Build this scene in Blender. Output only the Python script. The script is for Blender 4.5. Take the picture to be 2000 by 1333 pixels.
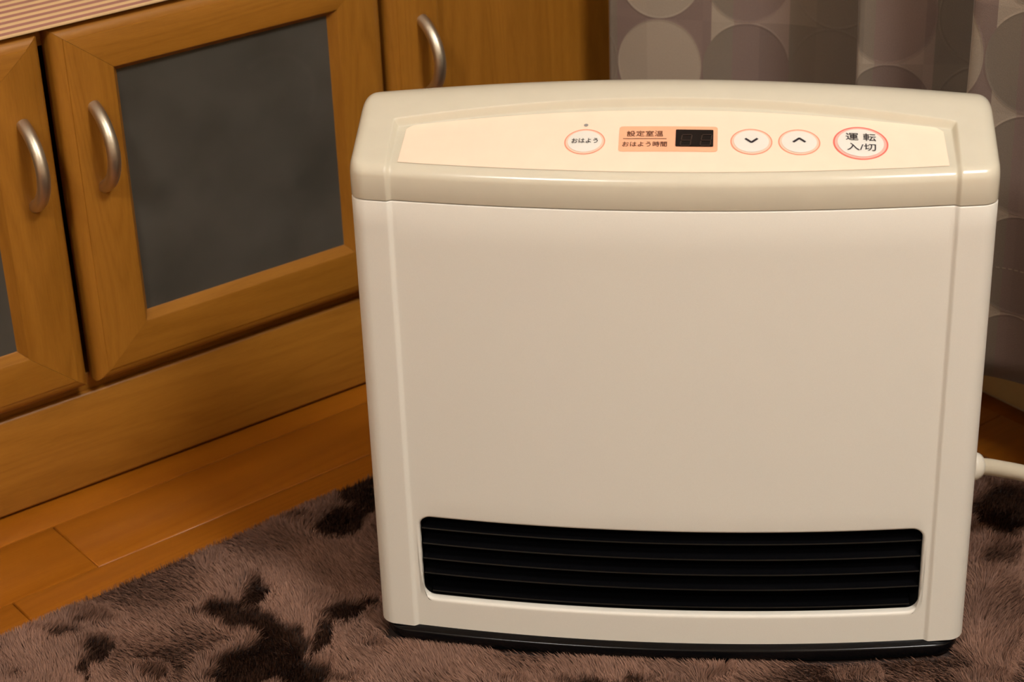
import bpy, bmesh, math, random
import numpy as np
from mathutils import Matrix, Vector

for o in list(bpy.data.objects):
    bpy.data.objects.remove(o)
SC = bpy.context.scene
COL = SC.collection
random.seed(4); RNG = np.random.default_rng(4)

# ------------------------------------------------------------------ camera
F_PX, PITCH, ROLL, YAW = 3955.64, 0.47830, -0.03712, 0.62756
KS = .981                                   # floor-based measures, from the camera height above the floor
CAM = np.array([0.0, 0.0, 0.9576 * KS])
def cam_rot():
    cy, sy = math.cos(YAW), math.sin(YAW)
    A = np.array([[cy, -sy, 0], [0, 0, -1], [sy, cy, 0]])          # level camera: right, down, forward
    cp, sp = math.cos(PITCH), math.sin(PITCH)
    Rp = np.array([[1, 0, 0], [0, cp, -sp], [0, sp, cp]])
    cr, sr = math.cos(ROLL), math.sin(ROLL)
    Rr = np.array([[cr, -sr, 0], [sr, cr, 0], [0, 0, 1]])
    return Rr @ Rp @ A
RC = cam_rot()
cd = bpy.data.cameras.new('camera'); cam = bpy.data.objects.new('camera', cd); COL.objects.link(cam)
r_, d_, f_ = RC
cam.matrix_world = Matrix(((r_[0], -d_[0], -f_[0], CAM[0]), (r_[1], -d_[1], -f_[1], CAM[1]), (r_[2], -d_[2], -f_[2], CAM[2]), (0, 0, 0, 1)))
cd.sensor_width = 36; cd.lens = F_PX * 36 / 2000; cd.clip_start = 0.02
cd.dof.use_dof = True; cd.dof.focus_distance = 1.50; cd.dof.aperture_fstop = 11
SC.camera = cam

# ------------------------------------------------------------------ world, exposure (the lamps are real ceiling lamps, built below)
w = bpy.data.worlds.new('world'); SC.world = w; w.use_nodes = True
w.node_tree.nodes['Background'].inputs[0].default_value = (1.0, 0.9, 0.78, 1)
w.node_tree.nodes['Background'].inputs[1].default_value = 0.02
SC.view_settings.view_transform = 'Standard'; SC.view_settings.look = 'None'
SC.view_settings.gamma = 1; SC.view_settings.use_curve_mapping = False
SC.view_settings.exposure = -0.58
LAMP_MAIN = dict(loc=(0.85, -0.55), power=108.0)
LAMP_SIDE = dict(loc=(-1.20, -0.25), power=82.0)

# ------------------------------------------------------------------ helpers
def ray(u, v):
    return RC.T @ np.array([(u - 1000) / F_PX, (v - 666.5) / F_PX, 1.0])
def on_z(u, v, z):
    d = ray(u, v); return CAM + d * (z - CAM[2]) / d[2]
def ss(t):
    t = np.clip(t, 0, 1); return t * t * (3 - 2 * t)
def lin(c):
    return tuple(((x / 255) / 12.92 if x / 255 <= .04045 else ((x / 255 + .055) / 1.055) ** 2.4) for x in c) + (1,)

def mesh_obj(name, verts, faces, mat=None, parent=None, smooth=True, sharp=None):
    me = bpy.data.meshes.new(name)
    me.from_pydata([tuple(map(float, v)) for v in verts], [], faces)
    me.validate()
    if smooth:
        me.polygons.foreach_set('use_smooth', [True] * len(me.polygons))
        if sharp is not None:
            me.set_sharp_from_angle(angle=math.radians(sharp))
    if mat: me.materials.append(mat)
    o = bpy.data.objects.new(name, me); COL.objects.link(o)
    if parent: o.parent = parent
    return o
def bm_obj(name, bm, mat=None, parent=None, smooth=False, sharp=35):
    bmesh.ops.recalc_face_normals(bm, faces=bm.faces)
    me = bpy.data.meshes.new(name); bm.to_mesh(me); bm.free()
    if smooth:
        me.polygons.foreach_set('use_smooth', [True] * len(me.polygons))
        me.set_sharp_from_angle(angle=math.radians(sharp))
    if mat: me.materials.append(mat)
    o = bpy.data.objects.new(name, me); COL.objects.link(o)
    if parent: o.parent = parent
    return o
def box_bm(x0, x1, y0, y1, z0, z1, bev=0, seg=2):
    bm = bmesh.new()
    bmesh.ops.create_cube(bm, size=1)
    for v in bm.verts:
        v.co = Vector(((x0 + x1) / 2 + v.co.x * (x1 - x0), (y0 + y1) / 2 + v.co.y * (y1 - y0), (z0 + z1) / 2 + v.co.z * (z1 - z0)))
    if bev:
        bmesh.ops.bevel(bm, geom=list(bm.edges), offset=bev, segments=seg, profile=0.5, affect='EDGES')
    return bm
def box(name, b, mat, parent=None, bev=0, seg=2):
    return bm_obj(name, box_bm(*b, bev, seg), mat, parent, smooth=bev > 0, sharp=50)
def empty(name, loc=(0, 0, 0), rz=0):
    o = bpy.data.objects.new(name, None); COL.objects.link(o); o.location = loc; o.rotation_euler = (0, 0, rz); o.empty_display_size = .05
    return o
def tag(o, label=None, cat=None, group=None, kind=None):
    if label: o['label'] = label
    if cat: o['category'] = cat
    if group: o['group'] = group
    if kind: o['kind'] = kind
    return o
def tube(path, rad, n=14, flat=1.0, cap=True):
    P = np.array(path, float); V = []; Fc = []
    rad = np.broadcast_to(rad, (len(P),))
    T = np.gradient(P, axis=0); T /= np.linalg.norm(T, axis=1)[:, None]
    up = np.array([1.0, 0.3, 0.1])
    for i in range(len(P)):
        a = np.cross(T[i], up); a /= np.linalg.norm(a); b = np.cross(T[i], a)
        for k in range(n):
            th = 2 * math.pi * k / n
            V.append(P[i] + rad[i] * (a * math.cos(th) + flat * b * math.sin(th)))
    for i in range(len(P) - 1):
        for k in range(n):
            Fc.append((i * n + k, i * n + (k + 1) % n, (i + 1) * n + (k + 1) % n, (i + 1) * n + k))
    if cap:
        Fc.append(tuple(range(n - 1, -1, -1))); Fc.append(tuple((len(P) - 1) * n + k for k in range(n)))
    return V, Fc

# ------------------------------------------------------------------ materials
class NT:
    def __init__(self, name):
        self.m = bpy.data.materials.new(name); self.m.use_nodes = True
        self.t = self.m.node_tree; self.n = self.t.nodes; self.b = self.n['Principled BSDF']
    def new(self, typ, **kw):
        nd = self.n.new(typ)
        for k, v in kw.items():
            if hasattr(nd, k): setattr(nd, k, v)
            else: nd.inputs[k].default_value = v
        return nd
    def link(self, a, b): self.t.links.new(a, b)
    def math(self, op, a, b=None, c=None):
        nd = self.n.new('ShaderNodeMath'); nd.operation = op
        for i, v in enumerate((a, b, c)):
            if v is None: continue
            if isinstance(v, (int, float)): nd.inputs[i].default_value = v
            else: self.link(v, nd.inputs[i])
        return nd.outputs[0]
    def ramp(self, fac, stops, interp='LINEAR'):
        nd = self.n.new('ShaderNodeValToRGB'); nd.color_ramp.interpolation = interp
        el = nd.color_ramp.elements
        while len(el) < len(stops): el.new(0.5)
        for e, (p, c) in zip(el, stops): e.position = p; e.color = c
        self.link(fac, nd.inputs[0]); return nd.outputs[0]
    def bump(self, h, strength, dist):
        nd = self.new('ShaderNodeBump'); nd.inputs['Strength'].default_value = strength; nd.inputs['Distance'].default_value = dist
        self.link(h, nd.inputs['Height']); self.link(nd.outputs[0], self.b.inputs['Normal'])
    def set(self, **kw):
        for k, v in kw.items(): self.b.inputs[k.replace('_', ' ')].default_value = v

def plain(name, col, rough=.5, metal=0, spec=.5, grain=0, scale=800):
    t = NT(name); t.set(Roughness=rough, Metallic=metal); t.b.inputs['Specular IOR Level'].default_value = spec
    co = t.new('ShaderNodeTexCoord'); nz = t.new('ShaderNodeTexNoise', Scale=60 if not grain else scale, Detail=3)
    t.link(co.outputs['Object'], nz.inputs['Vector'])
    c = np.array(col)
    t.link(t.ramp(nz.outputs[0], [(.3, tuple(c[:3] * .985) + (1,)), (.7, tuple(np.minimum(c[:3] * 1.015, 1)) + (1,))]), t.b.inputs['Base Color'])
    if grain: t.bump(nz.outputs[0], grain, .0004)
    return t.m

def wood(name, axis, dark, light, rough=.40, scale=1.0, spec=.35):
    t = NT(name); t.set(Roughness=rough); t.b.inputs['Specular IOR Level'].default_value = spec
    co = t.new('ShaderNodeTexCoord')
    mp = t.new('ShaderNodeMapping'); s = [38 * scale] * 3; s[axis] = 2.2 * scale; mp.inputs['Scale'].default_value = s
    t.link(co.outputs['Object'], mp.inputs[0])
    n1 = t.new('ShaderNodeTexNoise', Scale=1.0, Detail=4, Roughness=.5, Distortion=.9); t.link(mp.outputs[0], n1.inputs['Vector'])
    mp2 = t.new('ShaderNodeMapping'); s2 = [900] * 3; s2[axis] = 60; mp2.inputs['Scale'].default_value = s2
    t.link(co.outputs['Object'], mp2.inputs[0])
    n2 = t.new('ShaderNodeTexNoise', Scale=1.0, Detail=2, Roughness=.6); t.link(mp2.outputs[0], n2.inputs['Vector'])
    mp3 = t.new('ShaderNodeMapping'); s3 = [14 * scale] * 3; s3[axis] = 1.1 * scale; mp3.inputs['Scale'].default_value = s3
    t.link(co.outputs['Object'], mp3.inputs[0])
    n3 = t.new('ShaderNodeTexNoise', Scale=1.0, Detail=1, Distortion=1.0); t.link(mp3.outputs[0], n3.inputs['Vector'])
    rings = t.math('ABSOLUTE', t.math('SINE', t.math('MULTIPLY', n3.outputs[0], 42)))
    h = t.math('ADD', t.math('MULTIPLY', n1.outputs[0], .50), t.math('ADD', t.math('MULTIPLY', n2.outputs[0], .36), t.math('MULTIPLY', rings, .14)))
    t.link(t.ramp(h, [(.32, dark), (.68, light)]), t.b.inputs['Base Color'])
    t.bump(n2.outputs[0], .12, .0004)
    return t.m

BE_D, BE_L = lin((140, 89, 23)), lin((161, 106, 34))
M = {}
M['wood_x'] = wood('beech_along_x', 0, BE_D, BE_L)
M['wood_z'] = wood('beech_along_z', 2, BE_D, BE_L)
M['floor_wood'] = wood('floor_board_wood', 0, lin((146, 82, 13)), lin((167, 99, 21)), rough=.30, scale=.7, spec=.5)
M['cream'] = plain('cream_plastic', lin((224, 219, 208)), .42, grain=.10, scale=1500)
M['cream_gloss'] = plain('cream_plastic_gloss', lin((214, 206, 186)), .20)
M['black'] = plain('black_plastic', (.003, .003, .0035, 1), .18, spec=.28)
M['cavity'] = plain('dark_cavity', (.004, .004, .004, 1), .8, spec=.1)
M['peach'] = plain('peach_panel', lin((255, 229, 205)), .45)
M['salmon'] = plain('salmon_print', lin((253, 186, 148)), .45)
M['pink_ring'] = plain('coral_ring_print', lin((248, 158, 128)), .45)
M['red_ring'] = plain('red_ring_print', lin((244, 118, 104)), .45)
M['pale_ring'] = plain('pale_ring_print', lin((252, 212, 188)), .45)
M['pale_red'] = plain('pale_red_ring_print', lin((250, 190, 176)), .45)
M['button_white'] = plain('button_white', lin((240, 234, 224)), .4)
M['ink'] = plain('dark_ink', lin((46, 40, 46)), .5)
M['ink_brown'] = plain('brown_ink', lin((84, 52, 40)), .5)
M['grey_dot'] = plain('grey_lamp', lin((160, 154, 150)), .4)
M['display'] = plain('display_black', (.008, .006, .006, 1), .2)
M['segment'] = plain('dim_segment', lin((56, 42, 34)), .4)
M['nickel'] = plain('satin_nickel', lin((208, 198, 178)), .42, metal=1.0, grain=.05, scale=900)
M['wall'] = plain('wall_paper', lin((214, 202, 180)), .8, grain=.3, scale=300)
M['ceil'] = plain('ceiling_paper', lin((230, 224, 212)), .9)
M['skirt'] = plain('skirting_beige', lin((196, 172, 126)), .5)
M['hose'] = plain('hose_rubber', lin((216, 204, 180)), .45)
M['hose_collar'] = plain('hose_collar_white', lin((226, 218, 202)), .4)
M['lampwhite'] = plain('lamp_white', lin((235, 232, 226)), .5)
M['backing'] = plain('rug_backing', lin((50, 36, 30)), .9)
M['thread'] = plain('stitch_thread', lin((150, 136, 118)), .7)

# smoked frosted glass with smudges, and a pale arc of reflected light painted into its colour
t = NT('smoked_glass'); t.set(Roughness=.42); t.b.inputs['Specular IOR Level'].default_value = .4
co = t.new('ShaderNodeTexCoord'); nz = t.new('ShaderNodeTexNoise', Scale=16, Detail=3, Roughness=.5); t.link(co.outputs['Object'], nz.inputs['Vector'])
sp = t.new('ShaderNodeSeparateXYZ'); t.link(co.outputs['Object'], sp.inputs[0])
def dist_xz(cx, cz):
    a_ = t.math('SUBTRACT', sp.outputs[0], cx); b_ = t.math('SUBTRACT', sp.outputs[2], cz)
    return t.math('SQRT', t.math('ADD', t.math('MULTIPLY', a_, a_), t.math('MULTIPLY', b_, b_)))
refl_arc = t.math('MAXIMUM', t.math('SUBTRACT', 1.0, t.math('MULTIPLY', t.math('ABSOLUTE', t.math('SUBTRACT', dist_xz(.822, .318), .040)), 220)), 0.0)
refl_arc = t.math('MULTIPLY', refl_arc, t.math('GREATER_THAN', t.math('ADD', sp.outputs[0], sp.outputs[2]), 1.150))
refl_smudge = t.math('MULTIPLY', refl_arc, .10)
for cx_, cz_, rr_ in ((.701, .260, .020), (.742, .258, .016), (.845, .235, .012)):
    refl_smudge = t.math('SUBTRACT', refl_smudge, t.math('MULTIPLY', t.math('SUBTRACT', 1.0, t.math('MINIMUM', t.math('DIVIDE', dist_xz(cx_, cz_), rr_), 1.0)), .22))
hg = t.math('ADD', nz.outputs[0], refl_smudge)
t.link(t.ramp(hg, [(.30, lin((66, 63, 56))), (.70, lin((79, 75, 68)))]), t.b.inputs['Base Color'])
t.link(t.ramp(nz.outputs[0], [(.3, (.36,) * 3 + (1,)), (.7, (.5,) * 3 + (1,))]), t.b.inputs['Roughness'])
M['glass'] = t.m

YD0 = 1.4925 * KS
# striped cloth: stripes across Y
t = NT('striped_cloth'); t.set(Roughness=.85)
co = t.new('ShaderNodeTexCoord'); sp = t.new('ShaderNodeSeparateXYZ'); t.link(co.outputs['Object'], sp.inputs[0])
st = t.math('SINE', t.math('MULTIPLY', t.math('SUBTRACT', sp.outputs[1], YD0 + .0071), 2 * math.pi / .0132))
t.link(t.ramp(t.math('MULTIPLY_ADD', st, .5, .5), [(.35, lin((170, 116, 102))), (.62, lin((224, 188, 138)))]), t.b.inputs['Base Color'])
t.bump(st, .3, .001)
M['stripe'] = t.m

# curtain: woven circles on vertical stripes, UV in pattern cells
t = NT('curtain_jacquard'); t.set(Roughness=.75); t.b.inputs['Sheen Weight'].default_value = .25
uv = t.new('ShaderNodeUVMap'); uv.uv_map = 'UVMap'
sp = t.new('ShaderNodeSeparateXYZ'); t.link(uv.outputs[0], sp.inputs[0])
U, V_ = sp.outputs[0], sp.outputs[1]
fu = t.math('SUBTRACT', t.math('FRACT', U), .5); fv = t.math('SUBTRACT', t.math('FRACT', V_), .5)
dist = t.math('SQRT', t.math('ADD', t.math('MULTIPLY', fu, fu), t.math('MULTIPLY', fv, fv)))
circ = t.math('LESS_THAN', dist, .492)
stripe = t.math('FLOOR', t.math('MULTIPLY_ADD', U, 1.55, .45))
row = t.math('FLOOR', V_)
LG, MV, DG, LM = lin((162, 146, 128)), lin((126, 105, 95)), lin((124, 110, 95)), lin((148, 127, 114))
u3 = t.math('FRACT', t.math('DIVIDE', t.math('ADD', U, 3.0), 3.0))
bg = t.ramp(u3, [(0, MV), (.367, LG), (.453, LM), (.657, DG)], 'CONSTANT')
ci = t.ramp(u3, [(0, LG), (.333, DG), (.447, MV), (.667, DG)], 'CONSTANT')
sw = t.new('ShaderNodeMix', data_type='RGBA'); t.link(circ, sw.inputs[0]); t.link(bg, sw.inputs[6]); t.link(ci, sw.inputs[7])
cmb = t.new('ShaderNodeCombineXYZ'); t.link(stripe, cmb.inputs[0]); t.link(t.math('MULTIPLY', row, 3.7), cmb.inputs[1])
wn = t.new('ShaderNodeTexWhiteNoise'); wn.noise_dimensions = '2D'; t.link(cmb.outputs[0], wn.inputs['Vector'])
vary = t.new('ShaderNodeMix', data_type='RGBA'); vary.blend_type = 'MULTIPLY'; vary.inputs[0].default_value = 1.0
t.link(sw.outputs[2], vary.inputs[6]); t.link(t.ramp(wn.outputs['Value'], [(0, (.86, .86, .86, 1)), (1, (1.1, 1.1, 1.1, 1))]), vary.inputs[7])
col_ = vary.outputs[2]
mix = t.new('ShaderNodeMix', data_type='RGBA'); mix.blend_type = 'MULTIPLY'; mix.inputs[0].default_value = .5
n2 = t.new('ShaderNodeTexNoise', Scale=90, Detail=3); t.link(uv.outputs[0], n2.inputs['Vector'])
t.link(col_, mix.inputs[6]); t.link(t.ramp(n2.outputs[0], [(.3, (.7, .7, .7, 1)), (.7, (1, 1, 1, 1))]), mix.inputs[7])
t.link(mix.outputs[2], t.b.inputs['Base Color'])
edge = t.math('SUBTRACT', 1.0, t.math('MINIMUM', t.math('MULTIPLY', t.math('ABSOLUTE', t.math('SUBTRACT', dist, .492)), 50), 1.0))
t.bump(t.math('ADD', t.math('MULTIPLY', edge, .6), t.math('MULTIPLY', n2.outputs[0], .5)), .5, .0012)
M['curtain'] = t.m

# rug fibre
t = NT('rug_fibre'); t.set(Roughness=.62); t.b.inputs['Specular IOR Level'].default_value = .25; at = t.new('ShaderNodeAttribute'); at.attribute_name = 'fibre'; t.link(at.outputs['Color'], t.b.inputs['Base Color'])
M['fibre'] = t.m

t = NT('lamp_diffuser'); t.b.inputs['Base Color'].default_value = (.9, .9, .9, 1)
t.b.inputs['Emission Color'].default_value = (1.0, .98, .935, 1); t.b.inputs['Emission Strength'].default_value = LAMP_MAIN['power']
M['emit_main'] = t.m
t = NT('lamp_diffuser_dim'); t.b.inputs['Base Color'].default_value = (.9, .9, .9, 1)
t.b.inputs['Emission Color'].default_value = (1.0, .98, .935, 1); t.b.inputs['Emission Strength'].default_value = LAMP_SIDE['power']
M['emit_side'] = t.m

# ------------------------------------------------------------------ room shell
RX0, RX1, RY0, RY1, RH = -2.4, 1.362 * KS + .016, -2.3, 1.92, 2.42
def struct(name, b, mat):
    return tag(box(name, b, mat), kind='structure')
floor = struct('floor', (RX0, RX1, RY0, RY1, -.06, -.0085), M['floor_wood'])
struct('ceiling', (RX0, RX1, RY0, RY1, RH, RH + .06), M['ceil'])
struct('wall_left', (RX0, RX1, RY1, RY1 + .06, -.06, RH + .06), M['wall'])
struct('wall_back', (RX1, RX1 + .06, RY0, RY1 + .06, -.06, RH + .06), M['wall'])
struct('wall_right', (RX0, RX1, RY0 - .06, RY0, -.06, RH + .06), M['wall'])
struct('wall_front', (RX0 - .06, RX0, RY0 - .06, RY1 + .06, -.06, RH + .06), M['wall'])
struct('baseboard_back', (RX1 - .010, RX1, RY0, RY1, 0.0, .10), M['skirt'])
# floor boards: rows run almost along the cabinet, each board a part of the floor
BA = math.radians(1.6); PW = .0848 * KS; bx, by = math.cos(BA), math.sin(BA)
def board(s0, s1, t0, t1):
    ox, oy = .7 * KS, 1.4793 * KS
    bm = box_bm(s0 + .0002, s1 - .0002, t0 + .0002, t1 - .0002, -.008, 0, 0)
    top = [e for e in bm.edges if all(v.co.z > -.001 for v in e.verts)]
    bmesh.ops.bevel(bm, geom=top, offset=.0016, segments=2, profile=.5, affect='EDGES')
    o = bm_obj('floor_board', bm, M['floor_wood'], floor, smooth=True, sharp=50)
    o.location = (ox, oy, 0); o.rotation_euler = (0, 0, BA)
joints = {0: [-.137], 1: [-.216], -1: [.36], 2: [.2], 3: [-.1], 4: [.3], 5: [.05]}
for k in range(-5, 16):
    t1_, t0_ = -k * PW, -(k + 1) * PW
    js = joints.get(k, [-.30 + .23 * ((k * 7) % 4)])
    cuts = [-1.0] + js + [js[-1] + .45 if js[-1] + .45 < .5 else .64]
    smax = .622
    cuts = sorted(set([c for c in cuts if c < smax - .05] + [smax]))
    for a, b_ in zip(cuts[:-1], cuts[1:]):
        board(a, b_, t0_, t1_)

# ------------------------------------------------------------------ ceiling lamps
def ceiling_lamp(loc, mat, label):
    r = empty('ceiling_lamp', (loc[0], loc[1], RH - .10)); tag(r, label, 'ceiling lamp')
    for nm, prof, m in (('base_plate', [(0, .10), (.14, .10), (.14, .06), (0, .06)], M['lampwhite']),
                        ('rim', [(.26, .062), (.285, .062), (.29, .04), (.275, .03), (.26, .05)], M['lampwhite']),
                        ('diffuser', [(.0, .0), (.10, .002), (.18, .01), (.24, .025), (.27, .05), (.262, .06), (0, .06)], mat)):
        V = []; Fc = []; n = 40; k = len(prof)
        for i in range(n):
            a = 2 * math.pi * i / n
            for (q, z) in prof: V.append((max(q, .0005) * math.cos(a), max(q, .0005) * math.sin(a), z))
        for i in range(n):
            for j in range(k - 1):
                Fc.append((i * k + j, ((i + 1) % n) * k + j, ((i + 1) % n) * k + j + 1, i * k + j + 1))
        mesh_obj(nm, V, Fc, m, r, sharp=40)
ceiling_lamp(LAMP_MAIN['loc'], M['emit_main'], 'bright round white ceiling lamp above the heater')
ceiling_lamp(LAMP_SIDE['loc'], M['emit_side'], 'dimmer round white ceiling lamp across the room')

# ------------------------------------------------------------------ cabinet
YD, YB = 1.4925 * KS, 1.5115 * KS            # door front plane, plinth front plane
CX0, CX1, CY1 = .296 * KS, 1.288 * KS, 1.90
cab = empty('sideboard', (0, 0, 0)); tag(cab, 'beech sideboard with framed doors and arched metal handles beside the heater', 'cabinet')
ZB, ZT = .111 * KS, .4365 * KS
ZP, ZC, ZK = .0965 * KS, .4195 * KS, .4395 * KS
box('plinth', (CX0, CX1, YB, CY1 - .01, .003, ZP), M['wood_x'], cab, .003)
box('carcass_floor', (CX0, CX1, YD + .024, CY1, ZP, .111), M['wood_x'], cab, .001)
for x0, x1 in ((CX0, CX0 + .018), (.927, .945), (CX1 - .018, CX1)):
    box('side_panel', (x0, x1, YD + .024, CY1, .111, ZC), M['wood_z'], cab, .001)
box('back_panel', (CX0 + .018, CX1 - .018, CY1 - .008, CY1 - .001, .111, ZC), M['wood_z'], cab)
box('top_board', (CX0 - .004, CX1 + .004, YD + .021, CY1, ZC, ZK), M['wood_x'], cab, .0015)
# door frame profile (across width wd, from outer edge inwards): (inset, depth from door front)
def member(name, ax, a0, a1, outer, wd, sgn, mat, parent, m0, m1):
    """ax 0: rail along X, ax 2: stile along Z. outer: coordinate of the outer edge, sgn: inward direction. m0, m1: width of neighbouring members (mitre)"""
    prof = [(0, .020), (0, .0085), (.0008, .0062), (.0024, .0042), (.0048, .0026), (.0075, .0016), (.0098, .0011), (.0102, .0002), (.0112, 0)]
    prof += [(wd - .0005, .0), (wd + .0010, .0006), (wd + .0030, .0035), (wd + .0055, .0080), (wd + .0070, .0095), (wd + .0070, .020)]
    V = []; k = len(prof)
    for end in (0, 1):
        for (q, dp) in prof:
            s = q / wd
            along = a0 + (m0 * s if q <= wd else m0 + (q - wd)) if end == 0 else a1 - (m1 * s if q <= wd else m1 + (q - wd))
            if end == 0: along += .00012
            else: along -= .00012
            c = outer + sgn * q
            V.append((along, YD + dp, c) if ax == 0 else (c, YD + dp, along))
    Fc = [(j, (j + 1) % k, k + (j + 1) % k, k + j) for j in range(k)]
    Fc += [tuple(range(k - 1, -1, -1)), tuple(range(k, 2 * k))]
    bm = bmesh.new(); vs = [bm.verts.new(v) for v in V]
    for fc in Fc: bm.faces.new([vs[i] for i in fc])
    return bm_obj(name, bm, mat, parent, smooth=True, sharp=30)
def handle(parent, x, z0=.3655 * KS, z1=.2925 * KS):
    pts = []; n = 24
    for i in range(n + 1):
        tt = i / n; a = math.pi * tt
        pts.append((x, YD + .001 - .0265 * math.sin(a) ** .85, (z0 + z1) / 2 + (z0 - z1) / 2 * (math.cos(a) * .35 + (1 - 2 * tt) * .65)))
    V, Fc = tube(pts, .0056, 16)
    h = mesh_obj('handle', V, Fc, M['nickel'], parent, sharp=50)
    h['label'] = 'arched satin metal handle'
def door(x0, x1, sl, sr, pane_mat, hx, lab):
    x0, x1, sl, sr, hx = [v * KS for v in (x0, x1, sl, sr, hx)]; bt, tp = .045 * KS, .041 * KS
    # rebate ring behind the pane
    bm = bmesh.new()
    def q(x0_, x1_, z0_, z1_):
        b2 = box_bm(x0_, x1_, YD + .0165, YD + .0205, z0_, z1_); m_ = bpy.data.meshes.new('tmp'); b2.to_mesh(m_); b2.free(); bm.from_mesh(m_); bpy.data.meshes.remove(m_)
    q(x0 + .012, x0 + sl, ZB + .012, ZT - .012); q(x1 - sr, x1 - .012, ZB + .012, ZT - .012)
    q(x0 + sl, x1 - sr, ZB + .012, ZB + bt); q(x0 + sl, x1 - sr, ZT - tp, ZT - .012)
    d = bm_obj('door', bm, M['wood_z'], cab); d['label'] = lab
    member('stile', 2, ZB, ZT, x0, sl, 1, M['wood_z'], d, bt, tp)
    member('stile', 2, ZB, ZT, x1, sr, -1, M['wood_z'], d, bt, tp)
    member('rail', 0, x0, x1, ZB, bt, 1, M['wood_x'], d, sl, sr)
    member('rail', 0, x0, x1, ZT, tp, -1, M['wood_x'], d, sl, sr)
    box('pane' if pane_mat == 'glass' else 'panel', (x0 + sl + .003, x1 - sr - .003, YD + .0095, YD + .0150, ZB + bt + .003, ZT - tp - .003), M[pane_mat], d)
    handle(d, hx)
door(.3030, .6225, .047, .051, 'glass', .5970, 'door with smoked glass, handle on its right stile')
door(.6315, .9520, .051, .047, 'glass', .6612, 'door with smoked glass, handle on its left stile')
door(.9575, 1.2770, .0535, .047, 'wood_z', .9940, 'solid wooden door half hidden by the heater')
# striped runner lying on the top, overhanging the doors
cl = bm_obj('striped_runner', box_bm(CX0 - .02, .90, YD - .001, CY1 - .02, ZK + .0002, ZK + .0028, .001), M['stripe'], None, smooth=True)
tag(cl, 'cream and mauve striped cloth runner on the sideboard top', 'cloth')

# ------------------------------------------------------------------ curtain
ctrl = [(1.183, 1.452), (1.196, 1.434), (1.222, 1.398), (1.262, 1.345), (1.296, 1.300), (1.318, 1.268), (1.330, 1.240), (1.318, 1.216),
        (1.285, 1.2085), (1.262, 1.2035), (1.256, 1.194), (1.270, 1.180), (1.298, 1.160), (1.322, 1.138), (1.333, 1.115), (1.318, 1.092), (1.275, 1.078),
        (1.250, 1.066), (1.247, 1.054), (1.258, 1.036), (1.272, 1.010), (1.280, .98), (1.29, .945), (1.318, .915), (1.325, .885), (1.29, .862), (1.235, .845), (1.222, .81), (1.25, .77),
        (1.30, .74), (1.322, .70), (1.29, .67), (1.235, .655), (1.225, .62), (1.26, .58), (1.31, .54), (1.31, .50), (1.25, .47), (1.235, .43), (1.28, .38), (1.31, .32)]
def catmull(P, n=8):
    P = np.array(P, float); P = np.vstack([2 * P[0] - P[1], P, 2 * P[-1] - P[-2]]); out = []
    for i in range(1, len(P) - 2):
        p0, p1, p2, p3 = P[i - 1:i + 3]
        for j in range(n):
            s = j / n
            out.append(.5 * (2 * p1 + (p2 - p0) * s + (2 * p0 - 5 * p1 + 4 * p2 - p3) * s * s + (3 * p1 - p0 - 3 * p2 + p3) * s ** 3))
    out.append(P[-2]); return np.array(out)
cp_ = catmull(ctrl) * KS
arc = np.concatenate([[0], np.cumsum(np.linalg.norm(np.diff(cp_, axis=0), axis=1))])
ZH, CU, CV = .089 * KS, .0835 * KS, .0925 * KS
def vnoise(s, z): return .0025 * np.sin(s * 31 + z * 9) + .0018 * np.sin(s * 67 - z * 14 + 1.3)
zs = np.concatenate([np.linspace(ZH, .60, 26), np.linspace(.66, 2.05, 18)])
nrm = np.gradient(cp_, axis=0); nrm /= np.linalg.norm(nrm, axis=1)[:, None]; nrm = np.stack([-nrm[:, 1], nrm[:, 0]], 1)
V = []; UVs = []
for z in zs:
    fl = 1.0
    for i in range(len(cp_)):
        p = cp_[i] + nrm[i] * vnoise(arc[i], z) * (0 if i < 3 else 1)
        V.append((min(p[0], 1.322), p[1], z)); UVs.append(((arc[i] - .008) / CU, (z - .245 * KS) / CV + 4))
nC = len(cp_); Fc = []
for j in range(len(zs) - 1):
    for i in range(nC - 1): Fc.append((j * nC + i, j * nC + i + 1, (j + 1) * nC + i + 1, (j + 1) * nC + i))
cur = mesh_obj('curtain', V, Fc, M['curtain'])
uvl = cur.data.uv_layers.new(name='UVMap')
for lp in cur.data.loops: uvl.data[lp.index].uv = UVs[lp.vertex_index]
md = cur.modifiers.new('thick', 'SOLIDIFY'); md.thickness = .0012; md.offset = 0
tag(cur, 'brown and mauve curtain with woven circles hanging behind the heater', 'curtain')
# hem stitches
V = []; Fc = []; s = 0.006
while s < arc[-1] - .006:
    pa = [np.interp(s + d, arc, cp_[:, k]) for d in (0, .0032) for k in (0, 1)]
    a = np.array(pa[:2]); b_ = np.array(pa[2:]); tg = (b_ - a) / np.linalg.norm(b_ - a); nn = np.array([-tg[1], tg[0]])
    off = -nn if nn[0] > 0 else nn
    for side in (1, -1):
        k = len(V); o_ = nn * side * .0012 
        for p in (a, b_):
            q_ = p + nn * vnoise(s, .195) + o_
            V += [(q_[0], q_[1], .1908), (q_[0], q_[1], .1918)]
        Fc.append((k, k + 2, k + 3, k + 1))
    s += .0052
mesh_obj('hem_stitching', V, Fc, M['thread'], cur, smooth=False)
rail = box('curtain_rail', (1.30, RX1, .25, 1.47, 2.05, 2.075), M['lampwhite'], None, .004)
tag(rail, 'white curtain rail fixed to the wall above the curtain', 'rail')

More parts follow.
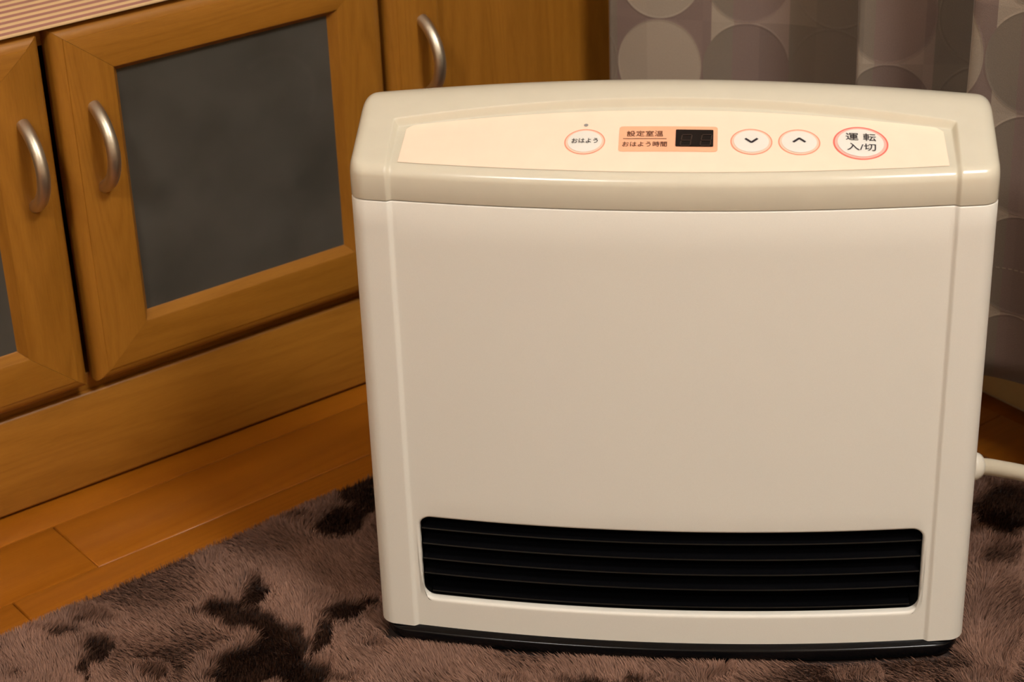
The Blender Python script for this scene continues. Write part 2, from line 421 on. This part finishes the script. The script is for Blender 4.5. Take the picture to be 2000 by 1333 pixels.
# ------------------------------------------------------------------ heater
HA = math.radians(-42.5175); H0 = np.array([.8372, .9649, .012 - .9576 * (1 - KS)])
HM = np.array([[math.cos(HA), -math.sin(HA), 0], [math.sin(HA), math.cos(HA), 0], [0, 0, 1]])
heat = empty('fan_heater', tuple(H0), HA)
tag(heat, 'cream gas fan heater with peach control panel and black louvred outlet', 'heater')
W, RCN, YBK = .2225, .011, .125
XG = .193
def bow(x): return -.0145 * (1 - (x / XG) ** 2)
def stepx(x): return ss((abs(x) - .1920) / .0042)
def corner(x, w=W, rc=RCN):
    e = np.maximum(abs(x) - (w - rc), 0); return rc - np.sqrt(np.maximum(rc * rc - e * e, 0))
def yf(x): return bow(x) - .0026 * stepx(x) + corner(x)
def yb(x): return YBK - corner(x, W, .012)
def ztop(x, y):
    s = .345 - .045 * (x / .2) ** 2
    yk, L = .070, .024
    dd = np.clip(y - yk, 0, L); ee = np.maximum(y - yk - L, 0)
    return .4135 + s * (np.minimum(y, yk) - bow(x)) + s * dd - (s + .35) / (2 * L) * dd ** 2 - .35 * ee
def yridge(x): return .0636 - .0120 * (x / XG) ** 2
def rec(x, y):
    S = 1 - stepx(x); t_ = np.clip((y - bow(x)) / (yridge(x) - bow(x)), 0, 1)
    return S * (.0022 + .0040 * t_) * (1 - ss((y - yridge(x) + .0016) / .0018))
def rnd(d, r):
    e = np.maximum(r - d, 0); return r - np.sqrt(np.maximum(r * r - e * e, 0))
def lidz(x, y):
    return ztop(x, y) - rec(x, y) - rnd(y - yf(x), .0065) - rnd(W - abs(x), .009) * .9 - rnd(yb(x) - y, .02)
def heat_ray(u, v): return HM.T @ (CAM - H0), HM.T @ ray(u, v)
def on_panel(u, v):
    o_, d = heat_ray(u, v); a, b_ = 1.0, 1.9
    for _ in range(50):
        m_ = (a + b_) / 2; p = o_ + d * m_
        if p[2] > ztop(p[0], p[1]) - rec(p[0], p[1]): a = m_
        else: b_ = m_
    return (o_ + d * a)[:2]
th = np.radians(np.linspace(90, 8, 8))
xr = np.concatenate([W - RCN + RCN * np.sin(th), np.linspace(W - RCN, .1978, 5), np.linspace(.1966, .1918, 9), [.19]])
xs = np.concatenate([-xr, np.linspace(-.19, .19, 49)[1:-1], xr[::-1]])
iC0 = len(xr) - 1; iC1 = len(xs) - len(xr)          # columns at -.19 and +.19
nX = len(xs)
def outline(inset=0):
    sx = (W - inset) / W
    front = [(x * sx if abs(x) > .2 else x, yf(x) + inset) for x in xs]
    back = [(x * sx if abs(x) > .2 else x, yb(x) - inset) for x in xs[::-1]]
    return front + back
def loops_mesh(loops, skip=None):
    n = len(loops[0]); V = [v for lp in loops for v in lp]; Fc = []
    for j in range(len(loops) - 1):
        for i in range(n):
            if skip and skip(j, i): continue
            Fc.append((j * n + i, j * n + (i + 1) % n, (j + 1) * n + (i + 1) % n, (j + 1) * n + i))
    return V, Fc
# --- body shell
m_arc, n_mid = 7, 4
K = 2 * m_arc + n_mid
Z0, Z1 = .030, .3866
zrow = np.linspace(Z0, Z1, K + 2)
loops = [[(x, y, Z0 + .001) for x, y in outline(.003)]] + [[(x, y, z) for x, y in outline(0)] for z in zrow] + [[(x, y, Z1 + .0006) for x, y in outline(.0003)], [(x, y, Z1 + .0009) for x, y in outline(.0010)], [(x, y, Z1 - .003) for x, y in outline(.004)]]
V, Fc = loops_mesh(loops, lambda j, i: 1 <= j <= K + 1 and iC0 <= i < iC1)
nn_ = len(loops[0])
Fc.append(tuple(range((len(loops) - 1) * nn_, len(loops) * nn_)))
V = list(V)
# front panel with the outlet opening
HXA, HZ0, HZ1, HR = .1872, .0560, .1290, .009
cols = xs[iC0:iC1 + 1]
def hole(o_):
    a, r = HXA + o_, HR + o_; zb, zt = HZ0 - o_, HZ1 + o_; P = []
    f = (a - r) / .19
    for x in cols: P.append((x * f, zt))                       # top edge left to right
    def arcp(cx, cz, a0, a1): return [(cx + r * math.cos(t), cz + r * math.sin(t)) for t in np.linspace(a0, a1, m_arc + 1)[1:]]
    right = arcp(a - r, zt - r, math.pi / 2, 0) + [(a, z) for z in np.linspace(zt - r, zb + r, n_mid + 2)[1:-1]] + [(a, zb + r)] + arcp(a - r, zb + r, 0, -math.pi / 2)[:-1]
    P += right[:K]
    for x in cols[::-1]: P.append((x * f, zb))
    left = [(-x, z) for x, z in right[:K]][::-1]
    P += left
    return P
def outer():
    P = [(x, Z1) for x in cols] + [(.19, z) for z in zrow[1:-1][::-1]] + [(x, Z0) for x in cols[::-1]] + [(-.19, z) for z in zrow[1:-1]]
    return P
O_, I_ = outer(), hole(.0025)
rings = []
for t_ in (0, .12, .3, .5, .7, .85, .94, 1):
    rings.append([(a[0] * (1 - t_) + b_[0] * t_, bow(a[0] * (1 - t_) + b_[0] * t_), a[1] * (1 - t_) + b_[1] * t_) for a, b_ in zip(O_, I_)])
for k in range(1, 6):
    a = math.pi / 2 * k / 5; rings.append([(x, bow(x) + .0025 * (1 - math.cos(a)), z) for x, z in hole(.0025 * (1 - math.sin(a)))])
rings.append([(x, bow(x) + .010, z) for x, z in hole(0)])
V2, F2 = loops_mesh(rings)
off = len(V); V += V2; Fc += [tuple(i + off for i in fc) for fc in F2]
bm = bmesh.new(); vs = [bm.verts.new(v) for v in V]
for fc in Fc:
    try: bm.faces.new([vs[i] for i in fc])
    except ValueError: pass
bmesh.ops.remove_doubles(bm, verts=bm.verts, dist=2e-5)
bm_obj('body', bm, M['cream'], heat, smooth=True, sharp=60)
# --- lid
fr = .0065 * (1 - np.cos(np.radians(np.linspace(0, 90, 9))))
V = []; Fc = []; rows = None
for i, x in enumerate(xs):
    a, b_ = yf(x), yb(x)
    ym = np.concatenate([a + fr, np.linspace(a + .0078, yridge(np.clip(x, -XG, XG)) - .0030, 14), yridge(np.clip(x, -XG, XG)) + np.linspace(-.0018, .0004, 9), np.linspace(yridge(np.clip(x, -XG, XG)) + .004, b_ - .02, 9), b_ - .02 * (1 - np.sin(np.radians(np.linspace(12, 90, 8))))])
    ym = np.sort(np.clip(ym, a, b_)); rows = len(ym)
    for y in ym: V.append((x, y, lidz(x, y)))
for i in range(nX - 1):
    for j in range(rows - 1): Fc.append((i * rows + j, (i + 1) * rows + j, (i + 1) * rows + j + 1, i * rows + j + 1))
rim = [i * rows for i in range(nX)] + [(nX - 1) * rows + j for j in range(1, rows - 1)] + [i * rows + rows - 1 for i in range(nX - 1, -1, -1)] + [j for j in range(rows - 2, 0, -1)]
prev = rim
ZL = .3879
for (z, ins) in ((ZL + .0008, 0), (ZL + .0002, .0003), (ZL, .0010), (ZL + .004, .004)):
    cur_ = []
    for i in rim:
        x, y, _ = V[i]
        sx, yy = x, y
        if ins:
            sx = x - math.copysign(min(ins, abs(x)), x) if abs(x) > W - .002 else x
            yy = y + ins if y < .04 else (y - ins if y > .10 else y)
        cur_.append(len(V)); V.append((sx, yy, z))
    n = len(rim)
    for k in range(n): Fc.append((prev[k], prev[(k + 1) % n], cur_[(k + 1) % n], cur_[k]))
    prev = cur_
Fc.append(tuple(prev))
bm = bmesh.new(); vs = [bm.verts.new(v) for v in V]
for fc in Fc: bm.faces.new([vs[i] for i in fc])
bm_obj('lid', bm, M['cream_gloss'], heat, smooth=True, sharp=55)
# --- control panel sheet and its print, all lying on the lid's own surface
def pz(x, y, lift): return ztop(x, y) - rec(x, y) + lift
def pan_lo(x): return -.0078 + .0150 * (x / .187) ** 2
def pan_hi(x):
    y = .0580 - .0078 * (x / .187) ** 2
    e = max(abs(x) - .1790, 0); return y - (.009 - math.sqrt(max(.009 ** 2 - e * e, 0)))
def pan_w(t_): return .1878 - .0012 * t_
nx, ny = 60, 14; V = []; Fc = []
for i in range(nx + 1):
    s_ = 2 * i / nx - 1; s_ = math.copysign(1 - (1 - abs(s_)) ** 1.35, s_)
    for j in range(ny + 1):
        tt = j / ny; x = s_ * pan_w(tt); lo, hi = pan_lo(x), pan_hi(x); y = lo + (hi - lo) * tt
        V.append((x, y, pz(x, y, .0005)))
for i in range(nx):
    for j in range(ny):
        a = i * (ny + 1) + j; Fc.append((a, a + ny + 1, a + ny + 2, a + 1))
pl = mesh_obj('control_panel', V, Fc, M['peach'], heat); pl['label'] = 'peach control panel sheet'
SL = .955
def disc(name, c, r, lift, mat, parent, inner=0.0, dome=0.0, ry=None):
    n, k = 48, 5; V = []; Fc = []; ry = ry or r
    for q in range(k + 1):
        rr = inner + (1 - inner) * q / k
        for i in range(n):
            a = 2 * math.pi * i / n; x = c[0] + r * rr * math.cos(a); y = c[1] + ry * rr * math.sin(a) * SL
            V.append((x, y, pz(x, y, lift + dome * (1 - rr * rr))))
    for q in range(k):
        for i in range(n): Fc.append((q * n + i, (q + 1) * n + i, (q + 1) * n + (i + 1) % n, q * n + (i + 1) % n))
    if inner == 0: Fc = [fc for fc in Fc]
    return mesh_obj(name, V, Fc, mat, parent)
def rrect(name, p0, p1, r, lift, mat, parent):
    cx, cy, hw, hh = (p0[0] + p1[0]) / 2, (p0[1] + p1[1]) / 2, abs(p1[0] - p0[0]) / 2, abs(p1[1] - p0[1]) / 2
    ns = 24; V = []; Fc = []; nr = 6
    for i in range(ns + 1):
        s_ = math.sin(math.pi / 2 * (2 * i / ns - 1)); dx = s_ * hw
        e = max(abs(dx) - (hw - r), 0); h = hh - (r - math.sqrt(max(r * r - e * e, 0)))
        for j in range(nr + 1):
            x = cx + dx; y = cy + h * (2 * j / nr - 1); V.append((x, y, pz(x, y, lift)))
    for i in range(ns):
        for j in range(nr):
            a = i * (nr + 1) + j; Fc.append((a, a + nr + 1, a + nr + 2, a + 1))
    return mesh_obj(name, V, Fc, mat, parent)
def lettering(name, s, px, py, width_px, lift, mat, parent, gap=1.0, hs=1.0, bold=0.0):
    cu = bpy.data.curves.new('lettering', 'FONT'); cu.body = s; cu.size = 1; cu.align_x = 'LEFT'; cu.space_character = gap; cu.offset = bold; cu.resolution_u = 4
    to = bpy.data.objects.new('lettering', cu); COL.objects.link(to)
    dg = bpy.context.evaluated_depsgraph_get(); me = bpy.data.meshes.new_from_object(to.evaluated_get(dg))
    bpy.data.objects.remove(to); bpy.data.curves.remove(cu)
    n = len(me.vertices); P = np.zeros(n * 3); me.vertices.foreach_get('co', P); P = P.reshape(-1, 3)
    lo, hi = P.min(0), P.max(0); c = (lo + hi) / 2
    a = on_panel(px - width_px / 2, py); b2 = on_panel(px + width_px / 2, py)
    sc_ = (b2[0] - a[0]) / (hi[0] - lo[0]); ctr = on_panel(px, py)
    X = ctr[0] + (P[:, 0] - c[0]) * sc_; Y = ctr[1] + (P[:, 1] - c[1]) * sc_ * SL * hs
    for i in range(n): me.vertices[i].co = (X[i], Y[i], pz(X[i], Y[i], lift))
    me.materials.clear(); me.materials.append(mat)
    o = bpy.data.objects.new(name, me); COL.objects.link(o); o.parent = parent
    return o
def stroke(name, pts_px, width, lift, mat, parent):
    P = np.array([on_panel(*p) for p in pts_px]); V = []; Fc = []
    Q = []
    for a, b_ in zip(P[:-1], P[1:]):
        for s_ in np.linspace(0, 1, 9): Q.append(a + (b_ - a) * s_)
    Q = np.array(Q); T = np.gradient(Q, axis=0); T /= np.linalg.norm(T, axis=1)[:, None]
    for q_, t_ in zip(Q, T):
        for sd in (-1, 1):
            x, y = q_[0] - t_[1] * sd * width / 2, q_[1] + t_[0] * sd * width / 2
            V.append((x, y, pz(x, y, lift)))
    for i in range(len(Q) - 1): Fc.append((2 * i, 2 * i + 2, 2 * i + 3, 2 * i + 1))
    return mesh_obj(name, V, Fc, mat, parent, smooth=False)
def button(px, py, r, ring, pale, lab):
    c = on_panel(px, py)
    b_ = disc('button', c, r * .84, .0011, M['button_white'], heat, dome=.0003); b_['label'] = lab
    disc('button_ring', c, r, .0008, M[ring], b_, inner=.94)
    disc('button_halo', c, r * .945, .0007, M[pale], b_)
    return b_
b1 = button(1142, 279, .0141, 'pink_ring', 'pale_ring', 'round white button lettered in hiragana')
lettering('legend', 'おはよう', 1142, 279, 51, .0017, M['ink'], b1, hs=1.28, bold=.010)
b2 = button(1467.5, 279, .0143, 'pink_ring', 'pale_ring', 'round white down-arrow button')
stroke('legend', [(1455.5, 275), (1467.5, 282.5), (1479.5, 275)], .0017, .0017, M['ink'], b2)
b3 = button(1561, 280, .0143, 'pink_ring', 'pale_ring', 'round white up-arrow button')
stroke('legend', [(1549, 282), (1561, 274.5), (1573, 282)], .0017, .0017, M['ink'], b3)
b4 = button(1681, 282, .0187, 'red_ring', 'pale_red', 'larger round white power button with red ring')
lettering('legend', '運 転', 1681, 272, 59, .0017, M['ink'], b4, gap=1.0, bold=.005)
lettering('legend', '入/切', 1682.5, 291.5, 57, .0017, M['ink'], b4, bold=.008)
dt = disc('indicator_lamp', on_panel(1145, 247), .0015, .0010, M['grey_dot'], heat)
dp = rrect('display_plate', on_panel(1207, 298), on_panel(1402, 250), .0022, .0008, M['salmon'], heat); dp['label'] = 'salmon printed plate around the display'
lettering('legend', '設定室温', 1260, 264, 71, .0012, M['ink_brown'], dp, hs=1.05, bold=.004)
lettering('legend', 'おはよう時間', 1259, 284.5, 87, .0012, M['ink_brown'], dp, hs=1.18, bold=.008)
stroke('rule', [(1217, 274), (1302, 274)], .0005, .0012, M['ink_brown'], dp)
dw = rrect('display_window', on_panel(1319, 289.5), on_panel(1393.5, 257.5), .0008, .0014, M['display'], dp)
for ox in (1342, 1381):
    for seg in ([(-9, -9), (9, -9)], [(-9.5, -8), (-11.5, 1)], [(9.5, -8), (8, 1)], [(-11, 2), (8, 2)], [(-12, 3), (-13.5, 11)], [(7.5, 3), (6, 11)], [(-13, 12), (5, 12)]):
        stroke('segment', [(ox + x, 276.5 + y) for x, y in seg], .0008, .0017, M['segment'], dp)
# --- outlet: dark cavity and louvres
V = []; Fc = []
Pc = hole(-.0002)
for dy in (.006, .05): V += [(x, bow(x) + dy, z) for x, z in Pc]
n = len(Pc)
for i in range(n): Fc.append((i, (i + 1) % n, n + (i + 1) % n, n + i))
Fc.append(tuple(range(n, 2 * n)))
mesh_obj('outlet_cavity', V, Fc, M['cavity'], heat, sharp=40)
def louvre(zf, tilt=-.25, depth=.026, y0=.0028, th_=.0013, hw_=.186):
    V = []; Fc = []; XS = np.linspace(-hw_, hw_, 41)
    sec = [(0, -th_ * .2), (.0004, th_ * .5), (.001, th_ * .6), (depth, th_ * .5 - tilt * depth), (depth, -th_ * .5 - tilt * depth), (.001, -th_ * .6)]
    for x in XS:
        for dy, dz in sec: V.append((x, bow(x) + y0 + dy, zf + dz))
    k = len(sec)
    for i in range(len(XS) - 1):
        for j in range(k): Fc.append((i * k + j, (i + 1) * k + j, (i + 1) * k + (j + 1) % k, i * k + (j + 1) % k))
    Fc += [tuple(range(k)), tuple((len(XS) - 1) * k + j for j in range(k))]
    bm = bmesh.new(); vs = [bm.verts.new(v) for v in V]
    for fc in Fc: bm.faces.new([vs[i] for i in fc])
    bm_obj('louvre', bm, M['black'], heat, smooth=True, sharp=30)
for z in (.1175, .1038, .0903, .0770): louvre(z)
louvre(.0602, tilt=-.05, y0=.0042, hw_=.1805)
# --- base
WB = .2195
def base_outline(ins):
    P = []
    w_ = WB - ins
    ths = np.linspace(0, math.pi / 2, 9)
    rc = .018
    xx = np.concatenate([[-(w_ - rc) - rc * math.cos(t_) for t_ in ths[:-1]], np.linspace(-(w_ - rc), w_ - rc, 31), [(w_ - rc) + rc * math.sin(t_) for t_ in ths[1:]]])
    for x in xx:
        e = max(abs(x) - (w_ - rc), 0); P.append((x, bow(x) - .0060 + ins + rc - math.sqrt(max(rc * rc - e * e, 0))))
    for x in xx[::-1]:
        e = max(abs(x) - (w_ - rc), 0); P.append((x, .128 - ins - rc + math.sqrt(max(rc * rc - e * e, 0))))
    return P
lv = [(.0312, .0080), (.0304, .0065), (.0282, .0011), (.0277, .0004), (.0268, 0), (.0215, .0004), (.0182, .0015)]
loops = [[(x, y, z) for x, y in base_outline(i)] for z, i in lv]
V, Fc = loops_mesh(loops); n = len(loops[0])
Fc += [tuple(range(n)), tuple(range((len(loops) - 1) * n, len(loops) * n))]
bm = bmesh.new(); vs = [bm.verts.new(v) for v in V]
for fc in Fc: bm.faces.new([vs[i] for i in fc])
b_ = bm_obj('base', bm, M['black'], heat, smooth=True, sharp=60); b_['label'] = 'glossy black foot'

ZOFF = .0180                                                # put the heater's origin on the underside of its base
for c_ in heat.children_recursive: c_.data.transform(Matrix.Translation((0, 0, -ZOFF)))
heat.location = (H0[0], H0[1], H0[2] + ZOFF)

# ------------------------------------------------------------------ gas hose
o_, d = heat_ray(1900, 911); tt = (.098 - o_[1]) / d[1]; pl_ = o_ + d * tt            # where the hose leaves the heater's rear side
A = H0 + HM @ pl_
A_in = H0 + HM @ np.array([W + .0005, pl_[1], pl_[2]])
o2 = ray(1950, 915.5); o3 = ray(2045, 940.0)
def along(dv, x): return CAM + dv * (x - CAM[0]) / dv[0]
Bp = along(o2, A[0] + .030); Cp = along(o3, A[0] + .084)
path = catmull([A_in, A, Bp, Cp, Cp + np.array([.022, -.05, -.02]), Cp + np.array([.030, -.12, -.05]), (1.300, Cp[1] - .24, .06), (1.335, Cp[1] - .26, .06)], 10)
hose = empty('gas_hose', tuple(A)); tag(hose, 'cream rubber gas hose leaving the heater side towards the wall', 'hose')
V, Fc = tube([p - A for p in path], .0066, 18)
mesh_obj('hose_tube', V, Fc, M['hose'], hose, sharp=60)
dirv = (Bp - A_in) / np.linalg.norm(Bp - A_in)
V, Fc = tube([dirv * s_ for s_ in (-.006, -.004, .000, .003, .0045)], [.0100, .0112, .0114, .0108, .0085], 24)
mesh_obj('hose_collar', V, Fc, M['hose_collar'], hose, sharp=60)

# ------------------------------------------------------------------ rug
_e0, _e1 = on_z(0, 1234, .013), on_z(722, 923, .013)
RA = math.atan2(_e1[1] - _e0[1], _e1[0] - _e0[0]); RO = _e1[:2].copy()           # a point of the rug's edge near the cabinet
rdx, rdy = np.array([math.cos(RA), math.sin(RA)]), np.array([-math.sin(RA), math.cos(RA)])
RS0, RS1, RT0 = -1.35, .425, -1.45                                # along the edge, and towards the room
rug = empty('rug', (RO[0], RO[1], 0), RA); tag(rug, 'brown plush pile rug brushed into patches, with nap and heater shading painted in', 'rug')
box('backing', (RS0, RS1, RT0, 0, .0002, .0075), M['backing'], rug, .002)
def fbm(P, f0, octs, seed):
    g = np.random.default_rng(seed); out = np.zeros(len(P)); amp = 1; tot = 0
    for o_ in range(octs):
        for _ in range(7):
            a = g.uniform(0, 2 * math.pi); fr_ = f0 * 2 ** o_ * g.uniform(.6, 1.4)
            out += amp * np.sin(2 * math.pi * fr_ * (P[:, 0] * math.cos(a) + P[:, 1] * math.sin(a)) + g.uniform(0, 6.28))
        tot += amp * 7 ** .5; amp *= .6
    return out / tot
# dark patches: nap shading and heater shade painted into the fibre colour, read off the photograph and laid on the rug's plane: pixel x, y, half sizes, depth
patches = [(659, 1017, 56, 30, .95), (705, 975, 45, 40, .95), (725, 940, 20, 30, .8), (497, 1161, 22, 32, 1.0), (441, 1185, 48, 24, .9), (385, 1190, 14, 10, .7), (472, 1212, 60, 22, .9), (523, 1231, 45, 28, 1.0), (546, 1263, 55, 32, 1.0),
           (507, 1290, 95, 45, 1.0), (585, 1312, 72, 40, 1.0), (449, 1323, 62, 22, .9), (624, 1243, 25, 30, .9), (671, 1196, 50, 26, .9), (721, 1173, 30, 14, .8), (110, 1226, 52, 18, .5), (195, 1197, 62, 18, .5), (191, 1274, 36, 30, .75), (156, 1310, 13, 26, .85),
           (300, 1306, 46, 20, .75), (23, 1313, 16, 14, .6), (421, 1087, 20, 18, .35), (577, 1009, 36, 14, .4), (718, 1255, 16, 10, .6), (665, 1323, 60, 12, .6), (630, 1165, 45, 16, .3), (1200, 1329, 115, 9, .85), (1400, 1313, 46, 13, .55), (1685, 1311, 48, 14, .7), (1925, 1316, 60, 16, .6),
           (1960, 985, 75, 60, 1.0), (1955, 1070, 55, 40, .6), (1960, 1200, 60, 110, .4), (1985, 1260, 30, 50, .5), (1000, 1330, 60, 8, .4)]
ZTIP = .0145
def patch_field(P):
    # world xy -> darkness 0..1 ; distort the pixel position a little so that the patches get ragged borders
    X = np.column_stack([P, np.full(len(P), ZTIP)]) - CAM; q = X @ RC.T
    u = 1000 + F_PX * q[:, 0] / q[:, 2]; v = 666.5 + F_PX * q[:, 1] / q[:, 2]
    u = u + 22 * fbm(P, 16, 4, 11); v = v + 12 * fbm(P, 16, 4, 12)
    D = np.zeros(len(P))
    for (cx, cy, rx, ry, s_) in patches:
        e = np.sqrt(((u - cx) / rx) ** 2 + ((v - cy) / ry) ** 2); D = np.maximum(D, s_ * (1 - ss((e - .50) / .90)))
    outside = ((u < -60) | (u > 2060) | (v > 1380))
    return np.where(outside, ss((fbm(P, 5, 3, 13) - .15) / .3), D)
def pile(name, n, region, wdt, lng, seed):
    g = np.random.default_rng(seed)
    st = np.column_stack([g.uniform(region[0], region[1], n), g.uniform(region[2], region[3], n)])
    P = RO + st[:, :1] * rdx + st[:, 1:] * rdy
    hl = (np.column_stack([P, np.zeros(n)]) - H0) @ HM
    keep = ~((np.abs(hl[:, 0]) < WB - .002) & (hl[:, 1] > bow(hl[:, 0]) - .0068) & (hl[:, 1] < .128))
    P = P[keep]; st = st[keep]; n = len(P)
    dk = patch_field(P)
    # lying direction: light patches are combed away from the window corner, dark patches stand up and lean to the room
    swirl = fbm(P, 6, 2, 21) * 1.3
    base_a = math.radians(128) + swirl
    a = base_a * (1 - dk) + (math.radians(-128) + swirl * .8) * dk + g.normal(0, .24, n)
    ln = lng * g.uniform(.8, 1.2, n)
    el = np.radians(np.clip(50 + 18 * dk + g.normal(0, 8, n) + 9 * fbm(P, 16, 2, 31), 15, 85))
    dirh = np.column_stack([np.cos(a), np.sin(a)])
    hz = np.sin(el) * ln; hh = np.cos(el) * ln * np.clip((np.minimum(-st[:, 1], RS1 - st[:, 0]) - .003) / .012, .03, 1)
    sc_ = np.minimum(1.0, .0092 / np.maximum(hz, 1e-6)); hz *= sc_
    root = np.column_stack([P, np.full(n, .0060)])
    mid = root + np.column_stack([dirh * (hh * .38)[:, None], hz * .62])
    tip = root + np.column_stack([dirh * hh[:, None], hz])
    # keep tips out of the heater base
    ph = g.uniform(0, 2 * math.pi, n)
    sd = np.column_stack([-np.sin(a + .5 * np.sin(ph)), np.cos(a + .5 * np.sin(ph)), .35 * np.cos(ph)]) * (wdt / 2)
    V = np.empty((n, 5, 3)); V[:, 0] = root - sd; V[:, 1] = root + sd; V[:, 2] = mid + sd * .9; V[:, 3] = mid - sd * .9; V[:, 4] = tip
    V = (V.reshape(-1, 3) - np.array([RO[0], RO[1], 0])) @ np.array([[rdx[0], rdy[0], 0], [rdx[1], rdy[1], 0], [0, 0, 1]])
    idx = np.arange(n)[:, None] * 5
    me = bpy.data.meshes.new('pile')
    me.vertices.add(n * 5); me.vertices.foreach_set('co', V.ravel())
    loops_ = np.concatenate([idx + np.array([0, 1, 2, 3]), idx + np.array([3, 2, 4])], 1).ravel()
    me.loops.add(n * 7); me.loops.foreach_set('vertex_index', loops_.astype(np.int32))
    ls = (np.arange(n)[:, None] * 7 + np.array([0, 4])).ravel()
    me.polygons.add(n * 2); me.polygons.foreach_set('loop_start', ls.astype(np.int32))
    me.update(calc_edges=True)
    me.polygons.foreach_set('use_smooth', np.ones(n * 2, bool))
    ca = me.color_attributes.new('fibre', 'FLOAT_COLOR', 'POINT')
    light = np.array(lin((138, 103, 86))[:3]); dark = np.array(lin((72, 46, 32))[:3])
    dk = np.clip(dk + g.normal(0, .10, n), 0, 1)
    base = light * (1 - dk[:, None]) + dark * dk[:, None]  # patch shading goes into the fibre colour as well as the lean
    base *= (g.uniform(.8, 1.2, n) * (1 + .16 * fbm(P, 12, 3, 41)))[:, None]
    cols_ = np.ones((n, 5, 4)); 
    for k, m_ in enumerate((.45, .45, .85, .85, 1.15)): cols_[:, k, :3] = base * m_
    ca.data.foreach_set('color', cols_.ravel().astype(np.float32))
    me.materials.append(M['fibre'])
    o = bpy.data.objects.new('pile', me); COL.objects.link(o); o.parent = rug
    o['kind'] = 'stuff'
    return o
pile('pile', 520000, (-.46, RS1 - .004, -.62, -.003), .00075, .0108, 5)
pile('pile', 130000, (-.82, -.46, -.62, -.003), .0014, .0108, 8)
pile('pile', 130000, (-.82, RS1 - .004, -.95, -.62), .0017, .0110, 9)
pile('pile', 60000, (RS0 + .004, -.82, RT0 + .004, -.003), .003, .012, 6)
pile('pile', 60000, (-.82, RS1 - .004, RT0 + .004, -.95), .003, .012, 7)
